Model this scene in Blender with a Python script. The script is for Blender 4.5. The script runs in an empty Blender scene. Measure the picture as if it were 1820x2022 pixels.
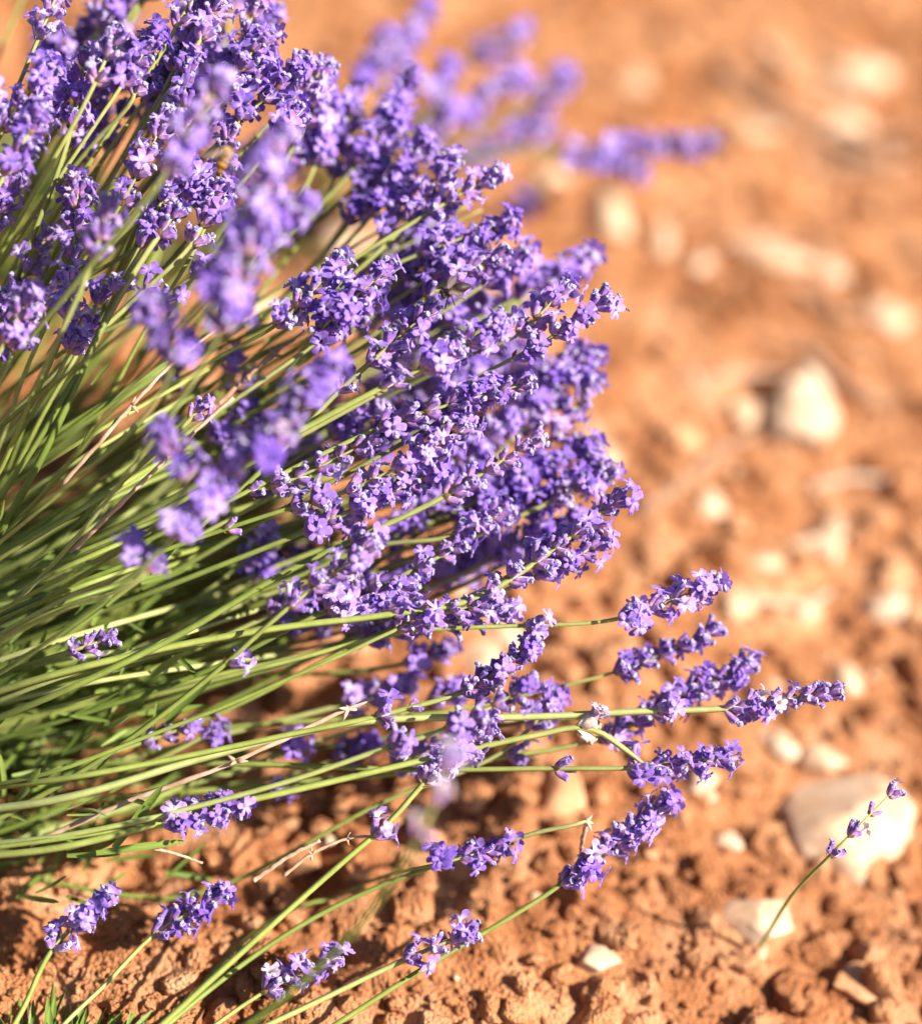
import bpy, math, random
import numpy as np
from mathutils import Vector, Matrix, noise, Quaternion
R = math.radians
rng = random.Random(7)

# ------------------------------------------------------------------ camera
TH = R(47)
ZC = 1.35
F = Vector((0, math.cos(TH), -math.sin(TH)))
U = Vector((0, math.sin(TH), math.cos(TH)))
X = Vector((1, 0, 0))
CAM = -F * ZC
FOC = 1.10
K = 0.25e-3 / FOC            # tangent per reference pixel (frame 1820 x 2022)
scene = bpy.context.scene
cd = bpy.data.cameras.new('camera')
cam = bpy.data.objects.new('camera', cd)
scene.collection.objects.link(cam)
cam.location = CAM
cam.rotation_euler = (math.pi / 2 - TH, 0, 0)
cd.sensor_fit = 'HORIZONTAL'
cd.sensor_width = 36
cd.lens = 36 / (1820 * K)
cd.clip_start = 0.02
cd.clip_end = 200
cd.dof.use_dof = True
cd.dof.focus_distance = FOC
cd.dof.aperture_fstop = 1.45
cd.dof.aperture_blades = 9
scene.camera = cam

# ------------------------------------------------------------------ light
SUN = Vector((0.72, -0.24, 0.62)).normalized()
w = bpy.data.worlds.new('World')
scene.world = w
w.use_nodes = True
nt = w.node_tree
sky = nt.nodes.new('ShaderNodeTexSky')
sky.sky_type = 'NISHITA'
sky.sun_disc = False
sky.sun_elevation = math.asin(SUN.z)
sky.sun_rotation = math.atan2(SUN.x, SUN.y)
nt.links.new(sky.outputs[0], nt.nodes['Background'].inputs[0])
nt.nodes['Background'].inputs[1].default_value = 0.05
sl = bpy.data.lights.new('sun', 'SUN')
sl.energy = 5.0
sl.angle = R(0.5)
sl.color = (1.0, 0.90, 0.77)
so = bpy.data.objects.new('sun', sl)
scene.collection.objects.link(so)
so.rotation_euler = SUN.to_track_quat('Z', 'Y').to_euler()
so.location = SUN * 5
vs = scene.view_settings
vs.view_transform = 'Standard'
vs.look = 'None'
vs.exposure = 1.25
vs.gamma = 1.0
vs.use_curve_mapping = False

# ------------------------------------------------------------------ helpers
COL = scene.collection


def at(px, py, d):
    """a point seen at reference pixel (px, py), d metres down the view axis"""
    px, py, d = float(px), float(py), float(d)
    return CAM + d * (F + (px - 910) * K * X + (1011 - py) * K * U)


def sstep(a, b, x):
    t = min(1, max(0, (x - a) / (b - a)))
    return t * t * (3 - 2 * t)


def gbase(x, y):
    return (0.022 - 0.075 * sstep(-0.15, 0.42, x) - 0.03 * sstep(0.0, -0.45, y)
            + 0.010 * noise.noise(Vector((x * 5, y * 5, 3.1))))


def gfull(x, y):
    p = Vector((x, y, 0))
    h = gbase(x, y)
    h += 0.008 * noise.noise(p * 20) + 0.0035 * noise.noise(p * 55 + Vector((3, 1, 7)))
    wp = p + 0.011 * noise.noise_vector(p * 38) + 0.005 * noise.noise_vector(p * 95)
    f = noise.voronoi(wp * 44)[0][0]
    h += 0.010 * max(0, 0.5 - f) * (0.5 + 0.9 * abs(noise.noise(p * 16 + Vector((5, 2, 1)))) * 2)
    if x < 0.1:      # rougher, pitted soil close to the row of plants
        h -= 0.034 * sstep(0.1, -0.05, x) * max(0, noise.noise(p * 17 + Vector((2, 8, 4))) - 0.02)
    h += 0.0022 * noise.noise(p * 120) + 0.0014 * noise.noise(p * 230)
    return h


def ground_depth(px, py):
    lo, hi = 0.5, 4.0
    for _ in range(28):
        m = (lo + hi) / 2
        p = at(px, py, m)
        if p.z > gbase(p.x, p.y):
            lo = m
        else:
            hi = m
    return lo


def mesh_obj(name, me, mat=None, parent=None, loc=None):
    o = bpy.data.objects.new(name, me)
    COL.objects.link(o)
    if mat and not me.materials:
        me.materials.append(mat)
    if parent:
        o.parent = parent
    if loc is not None:
        o.location = loc
    return o


def tag(o, label=None, cat=None, group=None, kind=None):
    for k, v in (('label', label), ('category', cat), ('group', group), ('kind', kind)):
        if v:
            o[k] = v
    return o


def empty(name, loc):
    o = bpy.data.objects.new(name, None)
    o.empty_display_size = 0.02
    COL.objects.link(o)
    o.location = loc
    return o


class MB:
    def __init__(s):
        s.v, s.f, s.m, s.c = [], [], [], []

    def add(s, vs_, fs, mi=0, col=None):
        b = len(s.v)
        s.v += [tuple(v) for v in vs_]
        s.c += col if col else [0.0] * len(vs_)
        s.f += [tuple(i + b for i in f) for f in fs]
        s.m += [mi] * len(fs)

    def mesh(s, name, mats, smooth=True):
        me = bpy.data.meshes.new(name)
        me.from_pydata(s.v, [], s.f)
        for m in mats:
            me.materials.append(m)
        me.polygons.foreach_set('material_index', s.m)
        me.polygons.foreach_set('use_smooth', [smooth] * len(s.f))
        a = me.attributes.new('grad', 'FLOAT', 'POINT')
        a.data.foreach_set('value', s.c)
        me.update()
        return me


def frames(pts):
    """parallel-transport frames along a polyline"""
    n = len(pts)
    T = []
    for i in range(n):
        a, b = pts[max(0, i - 1)], pts[min(n - 1, i + 1)]
        T.append((b - a).normalized())
    up = Vector((0, 0, 1)) if abs(T[0].z) < 0.9 else Vector((1, 0, 0))
    N = [(up - T[0] * up.dot(T[0])).normalized()]
    for i in range(1, n):
        v = N[-1] - T[i] * N[-1].dot(T[i])
        N.append(v.normalized())
    return T, N


def tube(mb, pts, rad, sides=8, square=0.0, mi=0, col=None, cap=True, twist=0.0):
    T, N = frames(pts)
    n = len(pts)
    vs_, fs, cs = [], [], []
    for i, p in enumerate(pts):
        B = T[i].cross(N[i])
        r = rad[i] if hasattr(rad, '__len__') else rad
        for k in range(sides):
            a = 2 * math.pi * k / sides + twist
            rr = r * (1 + square * math.cos(4 * (a - twist)))
            vs_.append(p + (N[i] * math.cos(a) + B * math.sin(a)) * rr)
            cs.append(col[i] if col else i / (n - 1))
    for i in range(n - 1):
        for k in range(sides):
            a = i * sides + k
            b = i * sides + (k + 1) % sides
            fs.append((a, b, b + sides, a + sides))
    if cap:
        fs.append(tuple(range(sides - 1, -1, -1)))
        fs.append(tuple((n - 1) * sides + k for k in range(sides)))
    mb.add(vs_, fs, mi, cs)


def catmull(P, n):
    """resample control points (any-dim numpy rows) smoothly, n points"""
    P = np.asarray(P, float)
    if len(P) == 2:
        t = np.linspace(0, 1, n)[:, None]
        return P[0] * (1 - t) + P[1] * t
    Q = np.vstack([2 * P[0] - P[1], P, 2 * P[-1] - P[-2]])
    d = np.r_[0, np.cumsum(np.linalg.norm(np.diff(P[:, :2], axis=0), axis=1) + 1e-9)]
    out = []
    for s in np.linspace(0, d[-1], n):
        i = min(len(P) - 2, max(0, int(np.searchsorted(d, s, side='right') - 1)))
        t = (s - d[i]) / (d[i + 1] - d[i])
        # non-uniform tangents keep the curve from overshooting
        def tang(j):
            a, b, c = Q[j], Q[j + 1], Q[j + 2]
            la = np.linalg.norm((b - a)[:2]) + 1e-9
            lb = np.linalg.norm((c - b)[:2]) + 1e-9
            return ((b - a) / la * lb + (c - b) / lb * la) / (la + lb)
        L = d[i + 1] - d[i]
        m0, m1 = tang(i) * L, tang(i + 1) * L
        t2, t3 = t * t, t * t * t
        out.append((2 * t3 - 3 * t2 + 1) * P[i] + (t3 - 2 * t2 + t) * m0 + (-2 * t3 + 3 * t2) * P[i + 1] + (t3 - t2) * m1)
    return np.array(out)


# ------------------------------------------------------------------ materials
def new_mat(name):
    m = bpy.data.materials.new(name)
    m.use_nodes = True
    t = m.node_tree
    return m, t, t.nodes['Principled BSDF'], t.links.new


def nd(t, typ, **kw):
    n = t.nodes.new(typ)
    for k, v in kw.items():
        if hasattr(n, k):
            setattr(n, k, v)
        else:
            n.inputs[k].default_value = v
    return n


def ramp(t, stops, interp='LINEAR'):
    r = t.nodes.new('ShaderNodeValToRGB')
    r.color_ramp.interpolation = interp
    e = r.color_ramp.elements
    while len(e) < len(stops):
        e.new(0.5)
    for el, (p, c) in zip(e, stops):
        el.position = p
        el.color = (*c, 1)
    return r


def mixc(t, fac, a, b, blend='MIX'):
    m = t.nodes.new('ShaderNodeMix')
    m.data_type = 'RGBA'
    m.blend_type = blend
    for sock, v in ((m.inputs[0], fac), (m.inputs[6], a), (m.inputs[7], b)):
        if hasattr(v, 'is_output'):
            t.links.new(v, sock)
        elif isinstance(v, tuple):
            sock.default_value = (*v, 1)
        else:
            sock.default_value = v
    return m.outputs[2]


def bump(t, bs, height, strength, dist):
    b = nd(t, 'ShaderNodeBump', Strength=strength, Distance=dist)
    t.links.new(height, b.inputs['Height'])
    t.links.new(b.outputs[0], bs.inputs['Normal'])


def petal_mat(name, inner, outer, jit_dark, trans=0.35):
    m, t, bs, L = new_mat(name)
    at_ = nd(t, 'ShaderNodeAttribute', attribute_name='grad')
    r = ramp(t, [(0.0, (inner[0] * .7, inner[1] * .6, inner[2] * .7)), (0.42, inner), (0.75, outer), (1.0, outer)])
    L(at_.outputs['Fac'], r.inputs[0])
    oi = nd(t, 'ShaderNodeObjectInfo')
    tc = nd(t, 'ShaderNodeTexCoord')
    nz = nd(t, 'ShaderNodeTexNoise', Scale=700.0, Detail=2.0)
    L(tc.outputs['Object'], nz.inputs['Vector'])
    c1 = mixc(t, oi.outputs['Random'], r.outputs[0], jit_dark, 'MULTIPLY')
    v = ramp(t, [(0.3, (0.78, 0.74, 0.86)), (0.7, (1.0, 1.0, 1.0))])
    L(nz.outputs[0], v.inputs[0])
    c2 = mixc(t, 1.0, c1, v.outputs[0], 'MULTIPLY')
    c2 = mixc(t, 1.0, c2, oi.outputs['Color'], 'MULTIPLY')
    L(c2, bs.inputs['Base Color'])
    bs.inputs['Roughness'].default_value = 0.55
    bs.inputs['Sheen Weight'].default_value = 0.25
    bs.inputs['Specular IOR Level'].default_value = 0.3
    bump(t, bs, nz.outputs[0], 0.35, 0.0004)
    tr = nd(t, 'ShaderNodeBsdfTranslucent')
    L(c2, tr.inputs[0])
    mx = nd(t, 'ShaderNodeMixShader')
    mx.inputs[0].default_value = trans
    L(bs.outputs[0], mx.inputs[1])
    L(tr.outputs[0], mx.inputs[2])
    L(mx.outputs[0], t.nodes['Material Output'].inputs[0])
    return m


M = {}
M['petal'] = petal_mat('lavender_petal', (0.80, 0.70, 0.95), (0.50, 0.335, 0.88), (0.50, 0.36, 0.78), 0.32)
M['petal_faded'] = petal_mat('faded_petal', (0.80, 0.68, 0.70), (0.74, 0.62, 0.72), (0.9, 0.86, 0.86), 0.3)


def calyx_material():
    m, t, bs, L = new_mat('lavender_calyx')
    at_ = nd(t, 'ShaderNodeAttribute', attribute_name='grad')
    r = ramp(t, [(0.0, (0.48, 0.42, 0.25)), (0.16, (0.52, 0.33, 0.38)), (0.5, (0.36, 0.19, 0.41)), (0.85, (0.22, 0.12, 0.36)), (1.0, (0.36, 0.28, 0.55))])
    L(at_.outputs['Fac'], r.inputs[0])
    tc = nd(t, 'ShaderNodeTexCoord')
    oi = nd(t, 'ShaderNodeObjectInfo')
    nz = nd(t, 'ShaderNodeTexNoise', Scale=420.0, Detail=3.0, Roughness=0.7)
    L(tc.outputs['Object'], nz.inputs['Vector'])
    v = ramp(t, [(0.33, (0.55, 0.50, 0.68)), (0.55, (1.0, 0.98, 1.0)), (0.72, (1.5, 1.45, 1.35))])
    L(nz.outputs[0], v.inputs[0])
    c = mixc(t, 1.0, r.outputs[0], v.outputs[0], 'MULTIPLY')
    c = mixc(t, oi.outputs['Random'], c, (0.80, 0.72, 0.98), 'MULTIPLY')
    c = mixc(t, 1.0, c, oi.outputs['Color'], 'MULTIPLY')
    L(c, bs.inputs['Base Color'])
    bs.inputs['Roughness'].default_value = 0.7
    bs.inputs['Sheen Weight'].default_value = 0.6
    bs.inputs['Sheen Roughness'].default_value = 0.4
    bs.inputs['Sheen Tint'].default_value = (0.85, 0.8, 1, 1)
    bs.inputs['Specular IOR Level'].default_value = 0.25
    bump(t, bs, nz.outputs[0], 0.6, 0.0005)
    return m


M['calyx'] = calyx_material()


def simple(name, c0, c1, scale=200.0, rough=0.8, strength=0.4, dist=0.0005, rand=(1, 1, 1), stops=(0.35, 0.65), sheen=0.0):
    m, t, bs, L = new_mat(name)
    tc = nd(t, 'ShaderNodeTexCoord')
    nz = nd(t, 'ShaderNodeTexNoise', Scale=scale, Detail=4.0, Roughness=0.65)
    L(tc.outputs['Object'], nz.inputs['Vector'])
    r = ramp(t, [(stops[0], c0), (stops[1], c1)])
    L(nz.outputs[0], r.inputs[0])
    oi = nd(t, 'ShaderNodeObjectInfo')
    c = mixc(t, oi.outputs['Random'], r.outputs[0], rand, 'MULTIPLY')
    L(c, bs.inputs['Base Color'])
    bs.inputs['Roughness'].default_value = rough
    bs.inputs['Specular IOR Level'].default_value = 0.25
    bs.inputs['Sheen Weight'].default_value = sheen
    bump(t, bs, nz.outputs[0], strength, dist)
    return m


M['wither'] = simple('withered_corolla', (0.10, 0.065, 0.28), (0.62, 0.56, 0.78), 900.0, 0.8, 0.8, 0.0005, (0.85, 0.8, 0.95), (0.42, 0.62), 0.5)
M['faded_calyx'] = simple('bleached_calyx', (0.52, 0.38, 0.30), (0.80, 0.70, 0.60), 500.0, 0.8, 0.4)
M['bract'] = simple('papery_bract', (0.22, 0.11, 0.04), (0.48, 0.30, 0.14), 600.0, 0.7, 0.3)


def stem_material(name, lo, hi, tip, groove):
    m, t, bs, L = new_mat(name)
    at_ = nd(t, 'ShaderNodeAttribute', attribute_name='grad')
    oi = nd(t, 'ShaderNodeObjectInfo')
    base = ramp(t, [(0.0, lo), (0.75, hi), (1.0, (hi[0] * 1.25, hi[1] * 1.18, hi[2] * 1.9))])
    L(oi.outputs['Random'], base.inputs[0])
    tipr = ramp(t, [(0.72, (0, 0, 0)), (1.0, (1, 1, 1))])
    L(at_.outputs['Fac'], tipr.inputs[0])
    c = mixc(t, tipr.outputs[0], base.outputs[0], tip)
    tc = nd(t, 'ShaderNodeTexCoord')
    nz = nd(t, 'ShaderNodeTexNoise', Scale=90.0, Detail=5.0, Roughness=0.7)
    L(tc.outputs['Object'], nz.inputs['Vector'])
    v = ramp(t, [(0.3, (0.72, 0.74, 0.66)), (0.7, (1.12, 1.1, 1.2))])
    L(nz.outputs[0], v.inputs[0])
    c = mixc(t, 1.0, c, v.outputs[0], 'MULTIPLY')
    L(c, bs.inputs['Base Color'])
    bs.inputs['Roughness'].default_value = 0.5
    bs.inputs['Sheen Weight'].default_value = 0.05
    bs.inputs['Specular IOR Level'].default_value = 0.4
    bump(t, bs, nz.outputs[0], 0.25, 0.0008)
    tr = nd(t, 'ShaderNodeBsdfTranslucent')
    L(c, tr.inputs[0])
    mx = nd(t, 'ShaderNodeMixShader')
    mx.inputs[0].default_value = 0.12
    L(bs.outputs[0], mx.inputs[1])
    L(tr.outputs[0], mx.inputs[2])
    L(mx.outputs[0], t.nodes['Material Output'].inputs[0])
    return m


M['stem'] = stem_material('lavender_stem', (0.14, 0.205, 0.028), (0.36, 0.43, 0.095), (0.38, 0.39, 0.14), 0)
M['leaf'] = stem_material('lavender_leaf', (0.085, 0.15, 0.018), (0.20, 0.28, 0.045), (0.18, 0.26, 0.045), 0)
M['wood'] = simple('woody_branch', (0.10, 0.06, 0.035), (0.26, 0.18, 0.11), 120.0, 0.9, 0.8, 0.002)
M['straw'] = simple('dry_straw', (0.42, 0.27, 0.17), (0.66, 0.50, 0.38), 70.0, 0.7, 0.4, 0.0008, (0.85, 0.8, 0.78))
M['stick'] = simple('weathered_stick', (0.24, 0.13, 0.08), (0.52, 0.34, 0.23), 60.0, 0.85, 0.6, 0.001, (0.8, 0.75, 0.72))
M['stone'] = simple('limestone', (0.50, 0.32, 0.20), (0.74, 0.57, 0.42), 38.0, 0.85, 0.5, 0.002, (0.93, 0.86, 0.78))
M['clodstone'] = simple('soil_crusted_stone', (0.48, 0.22, 0.10), (0.64, 0.36, 0.20), 60.0, 0.9, 0.7, 0.002, (0.9, 0.85, 0.8))


def soil_material():
    m, t, bs, L = new_mat('red_soil')
    tc = nd(t, 'ShaderNodeTexCoord')
    n1 = nd(t, 'ShaderNodeTexNoise', Scale=24.0, Detail=6.0, Roughness=0.62)
    n2 = nd(t, 'ShaderNodeTexNoise', Scale=120.0, Detail=6.0, Roughness=0.75)
    n3 = nd(t, 'ShaderNodeTexVoronoi', Scale=420.0)
    for n in (n1, n2, n3):
        L(tc.outputs['Object'], n.inputs['Vector'])
    r1 = ramp(t, [(0.3, (0.35, 0.138, 0.056)), (0.5, (0.485, 0.222, 0.102)), (0.72, (0.62, 0.35, 0.195))])
    L(n1.outputs[0], r1.inputs[0])
    n4 = nd(t, 'ShaderNodeTexNoise', Scale=6.0, Detail=3.0, Roughness=0.6)
    L(tc.outputs['Object'], n4.inputs['Vector'])
    r4 = ramp(t, [(0.32, (0.73, 0.67, 0.64)), (0.6, (1.05, 1.05, 1.05))])
    L(n4.outputs[0], r4.inputs[0])
    r2 = ramp(t, [(0.3, (0.70, 0.66, 0.62)), (0.55, (1, 1, 1)), (0.75, (1.22, 1.28, 1.4))])
    L(n2.outputs[0], r2.inputs[0])
    c = mixc(t, 1.0, r1.outputs[0], r2.outputs[0], 'MULTIPLY')
    c = mixc(t, 1.0, c, r4.outputs[0], 'MULTIPLY')
    L(c, bs.inputs['Base Color'])
    bs.inputs['Roughness'].default_value = 0.95
    bs.inputs['Specular IOR Level'].default_value = 0.1
    ad = nd(t, 'ShaderNodeMath', operation='SUBTRACT')
    L(n2.outputs[0], ad.inputs[0])
    L(n3.outputs['Distance'], ad.inputs[1])
    bump(t, bs, ad.outputs[0], 0.9, 0.0025)
    return m


M['soil'] = soil_material()

# ------------------------------------------------------------------ ground
def axis(lo, hi, step, far):
    mid = list(np.arange(lo, hi + 1e-6, step))
    out, s, x = [], step, hi
    while x < far:
        s *= 1.5
        x += s
        out.append(x)
    left, s, x = [], step, lo
    while x > -far:
        s *= 1.5
        x -= s
        left.append(x)
    return left[::-1] + mid + out


gx = axis(-0.52, 0.56, 0.0036, 40)
gy = axis(-0.50, 0.72, 0.0036, 40)
gv = []
for y in gy:
    for x in gx:
        near = -0.6 < x < 0.65 and -0.6 < y < 0.8
        gv.append((x, y, gfull(x, y) if near else gbase(x, y)))
nx = len(gx)
gf = [(j * nx + i, j * nx + i + 1, (j + 1) * nx + i + 1, (j + 1) * nx + i) for j in range(len(gy) - 1) for i in range(nx - 1)]
gm = bpy.data.meshes.new('ground')
gm.from_pydata(gv, [], gf)
gm.polygons.foreach_set('use_smooth', [True] * len(gf))
tag(mesh_obj('ground', gm, M['soil']), kind='structure')


def ico(sub):
    import bmesh
    bm = bmesh.new()
    bmesh.ops.create_icosphere(bm, subdivisions=sub, radius=1)
    v = np.array([x.co for x in bm.verts])
    f = [tuple(a.index for a in x.verts) for x in bm.faces]
    bm.free()
    return v, f


ICO2, ICO2F = ico(2)
ICO3, ICO3F = ico(3)
ICO4, ICO4F = ico(4)


def rock_shape(V, seed, rough=0.35, facet=0.5, ang=False):
    r = random.Random(seed)
    off = Vector((r.uniform(0, 90), r.uniform(0, 90), r.uniform(0, 90)))
    planes = [(Vector((r.gauss(0, 1), r.gauss(0, 1), r.gauss(0, 1))).normalized(), r.uniform(0.42, 0.82) if ang else r.uniform(0.55, 0.95)) for _ in range(13 if ang else 9)]
    out = []
    for v in V:
        p = Vector(v)
        d = 1 + rough * noise.noise(p * 1.3 + off) + rough * 0.35 * noise.noise(p * 3.4 + off) + rough * 0.15 * noise.noise(p * 8 + off)
        q = p * d
        for n, h in planes:
            e = q.dot(n) - h
            if e > 0:
                q -= n * e * facet
        if ang:
            q *= 1 + .05 * noise.noise(p * 5 + off) + .035 * noise.noise(p * 13 + off)
        out.append(q)
    return np.array(out)


STONES = [
    (1602, 832, 178, 150, 'big blocky cream limestone on bare soil beside long grey stick', .5, .3),
    (1650, 1640, 260, 215, 'largest cream limestone slab, thin sprig of lavender buds before it', .62, .5),
    (1203, 448, 92, 104, 'triangular white stone below the blurred horizontal lavender spike', .4, -.2),
    (1090, 362, 78, 76, 'rounded pale stone tucked under the blurred back lavender spikes', .4, .2),
    (1520, 508, 150, 66, 'long flat cream stone lying on open soil', .5, -.45),
    (1300, 485, 50, 78, 'upright oval pale stone next to the triangular white stone', .4, 0),
    (1386, 527, 50, 50, 'small round cream pebble beside the long flat stone', .35, 0),
    (1636, 545, 54, 54, 'round pinkish pebble past the end of the long flat stone', .35, .4),
    (1330, 868, 88, 78, 'pale tan stone between the lavender heads and the grey stick', .45, .4),
    (1468, 822, 52, 50, 'small round pebble near the big blocky limestone', .35, .2),
    (1166, 860, 42, 46, 'small pale pebble touching the outer lavender heads', .4, 0),
    (1196, 912, 46, 68, 'upright pale pebble just outside the dense lavender heads', .4, .2),
    (1402, 1000, 62, 52, 'bright cream pebble below the grey stick', .4, -.3),
    (1458, 1052, 44, 44, 'dull orange pebble below the bright cream pebble', .4, 0),
    (1507, 1125, 74, 42, 'flat oval cream pebble on open soil', .4, .1),
    (1640, 1075, 62, 96, 'forked pinkish stone on open soil', .5, -.5),
    (1452, 1200, 60, 80, 'pale stone beside the paired lavender spike tips', .45, .3),
    (1590, 1216, 62, 42, 'small flat cream stone right of the paired lavender spike tips', .45, 0),
    (1618, 1508, 92, 66, 'rounded pale stone just behind the largest limestone slab', .45, .1),
    (1545, 1478, 66, 74, 'pale stone below the longest lavender spike', .45, .4),
    (1668, 1350, 70, 62, 'pinkish stone beyond the tip of the longest lavender spike', .45, .2),
    (905, 1150, 78, 66, 'white stone showing through a gap between lavender heads', .4, .2),
    (1000, 1250, 84, 56, 'white stone under the horizontal green lavender stem', .4, -.1),
    (948, 1305, 78, 60, 'cream stone behind the tip of a slim lavender spike', .4, .3),
    (975, 1343, 44, 40, 'small cream pebble between two slim lavender spikes', .4, 0),
    (672, 492, 140, 72, 'broad pale stone seen between stems under the purple heads', .45, .25),
    (508, 612, 96, 60, 'pale stone behind green stems and a near blurred spike', .45, .2),
    (620, 560, 70, 60, 'tan stone in the gap above the sharp purple head', .45, .1),
    (960, 625, 84, 66, 'bright stone behind the central lavender heads', .4, .2),
    (495, 800, 66, 44, 'orange stone lying below thin stems in shade', .45, .3),
    (470, 1410, 90, 62, 'orange stone under the lowest arching stems', .45, .2),
    (660, 1265, 120, 66, 'smooth tan stone under the fan of green stems', .45, .1),
    (1102, 1572, 78, 98, 'upright tan stone below the horizontal stem with dark spike', .45, .2),
    (1232, 1655, 44, 62, 'small pale pebble behind the dense purple head near the edge', .4, .1),
    (1372, 1556, 76, 48, 'pale stone under the dark purple spike', .4, .1),
    (648, 1650, 36, 36, 'tiny round pale pebble among brown clods', .35, 0),
    (1440, 1665, 60, 40, 'pale flat pebble left of the largest limestone slab', .45, .2),
    (1250, 172, 64, 40, 'pale stone behind the blurred back spikes', .45, .1),
    (1700, 155, 130, 70, 'bright stone at the far end of the bare soil', .45, .2),
    (1660, 250, 84, 60, 'small pale stone near dark dry sticks', .45, .3),
    (1480, 265, 110, 40, 'flat cream stone right of the blurred horizontal spike', .5, -.1),
    (1560, 170, 80, 60, 'dull orange stone among dark dry debris', .45, .2),
    (1745, 1200, 90, 70, 'cream stone on soil past the forked pinkish stone', .45, .3),
    (1750, 640, 80, 60, 'cream stone on soil past the round pinkish pebble', .45, -.3),
    (1480, 1830, 150, 100, 'pale angular stone on open soil before the limestone slab', .45, .4),
    (1180, 1900, 80, 60, 'cream stone on crumbly soil away from the stems', .45, .1),
    (1700, 1950, 110, 80, 'rough tan stone on open soil beyond the angular pale stone', .45, .2),
]
KEEP = []
for (px, py, a, b, *_r) in STONES:
    d = ground_depth(px, py)
    p = at(px, py, d)
    KEEP.append((p.x, p.y, min(a, b) * K * d * .5))
# loose clods of soil: one uncountable mass
clod_var = [rock_shape(ICO2, 100 + i, 0.55, 0.35) for i in range(10)]
clod_big = [rock_shape(ICO3, 130 + i, 0.6, 0.8, True) for i in range(10)]
cv, cf, nb = [], [], 0
for i in range(9000):
    px, py = rng.uniform(-250, 2100), rng.uniform(-150, 2250)
    p = at(px, py, ground_depth(px, py))
    s = min(0.0105, 0.00115 * (1 - rng.random()) ** -0.62)
    if any((p.x - sx) ** 2 + (p.y - sy) ** 2 < (sr + s * .6) ** 2 for sx, sy, sr in KEEP):
        continue
    if p.x < 0.12 and rng.random() < 0.35:
        s = min(0.012, s * 1.35)
    if px > 950 and rng.random() < .06:
        s = rng.uniform(.006, .015)
    q = Quaternion((rng.gauss(0, 1), rng.gauss(0, 1), rng.gauss(0, 1), rng.gauss(0, 1))).normalized().to_matrix()
    A = np.array(q) @ np.diag([s * rng.uniform(.8, 1.3), s * rng.uniform(.8, 1.2), s * rng.uniform(.65, 1.0)])
    big = s > 0.0032
    V = (clod_big if big else clod_var)[i % 10] @ A.T + np.array((p.x, p.y, gfull(p.x, p.y) + s * (0.15 if big else 0.3)))
    cv.append(V)
    cf.append(np.array(ICO3F if big else ICO2F) + nb)
    nb += len(V)
cm = bpy.data.meshes.new('soil_clods')
cm.from_pydata(np.vstack(cv).tolist(), [], np.vstack(cf).tolist())
cm.polygons.foreach_set('use_smooth', [True] * len(cm.polygons))
tag(mesh_obj('soil_clods', cm, M['soil']), 'loose crumbs and clods of red soil', 'soil', kind='stuff')

# ------------------------------------------------------------------ stones
def stone(px, py, wpx, hpx, label, seed, mat='stone', group=None, sink=0.35, ang=0.0, name='stone', tall=0.62):
    d = ground_depth(px, py)
    p = at(px, py, d)
    sc = K * d * (1.18 if wpx > 40 else 1.0)
    a, b = wpx * sc / 2, hpx * sc / 2 / 0.86
    V = rock_shape(ICO3 if wpx < 110 else ICO4, seed, 0.5, 0.93, True)
    V = V / np.abs(V).max(axis=0)
    c = min(a, b) * tall
    V = V * np.array((a, b, c))
    ca, sa = math.cos(ang), math.sin(ang)
    V = V @ np.array(((ca, sa, 0), (-sa, ca, 0), (0, 0, 1)))
    me = bpy.data.meshes.new(name)
    me.from_pydata(V.tolist(), [], ICO3F if wpx < 110 else ICO4F)
    me.polygons.foreach_set('use_smooth', [True] * len(me.polygons))
    o = mesh_obj(name, me, M[mat], loc=(p.x, p.y, (sum(gfull(p.x + a * .7 * i_, p.y + b * .7 * j_) for i_, j_ in ((0, 0), (1, 0), (-1, 0), (0, 1), (0, -1))) / 5) + c * (1 - 2 * sink) + 0.001))
    return tag(o, label, 'stone', group)


for i, (px, py, a, b, lab, sink, ang) in enumerate(STONES):
    stone(px, py, a, b, lab, 500 + i, 'stone' if 'orange' not in lab and 'tan' not in lab else 'clodstone', None, sink * .8, ang)
CLODS = [(568, 1592, 58, 70), (548, 1545, 30, 30), (520, 1630, 42, 40), (590, 1660, 66, 62), (545, 1668, 60, 66),
         (620, 1580, 60, 44), (680, 1600, 60, 50), (630, 1625, 44, 40), (800, 1560, 70, 60), (760, 1620, 60, 60), (940, 1590, 80, 70),
         (980, 1540, 60, 50), (1020, 1600, 66, 60), (840, 1650, 76, 60), (1180, 1580, 50, 44), (905, 1350, 50, 46), (880, 1330, 44, 40),
         (740, 1310, 40, 36), (1120, 1330, 50, 60), (1180, 1360, 44, 50), (1110, 1270, 50, 44), (1340, 1620, 70, 50), (1400, 1420, 60, 44),
         (1480, 1560, 66, 60), (420, 1700, 70, 50), (520, 1720, 60, 50), (360, 1560, 50, 40), (700, 1730, 60, 54), (820, 1800, 70, 60)]
for i, (px, py, a, b) in enumerate(CLODS):
    stone(px, py, a, b, 'rounded orange clod of dry soil on the crumbly ground', 900 + i, 'soil', 'rounded soil clods beside the stems', .3, rng.uniform(0, 3), 'soil_clod', 0.9)['category'] = 'clod'
for i in range(70):
    px, py = rng.uniform(850, 1820), rng.uniform(60, 2020)
    if px < 1150 and py < 1250:
        continue
    a = rng.uniform(16, 34)
    stone(px, py, a, a * rng.uniform(.6, 1), 'tiny pale pebble scattered on the bare red soil', 1300 + i, rng.choice(['stone', 'stone', 'clodstone']), 'tiny pebbles on the soil', .3, rng.uniform(0, 3), 'pebble')['category'] = 'pebble'

# ------------------------------------------------------------------ lavender flower pieces (millimetres -> metres)
mm = 0.001


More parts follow.
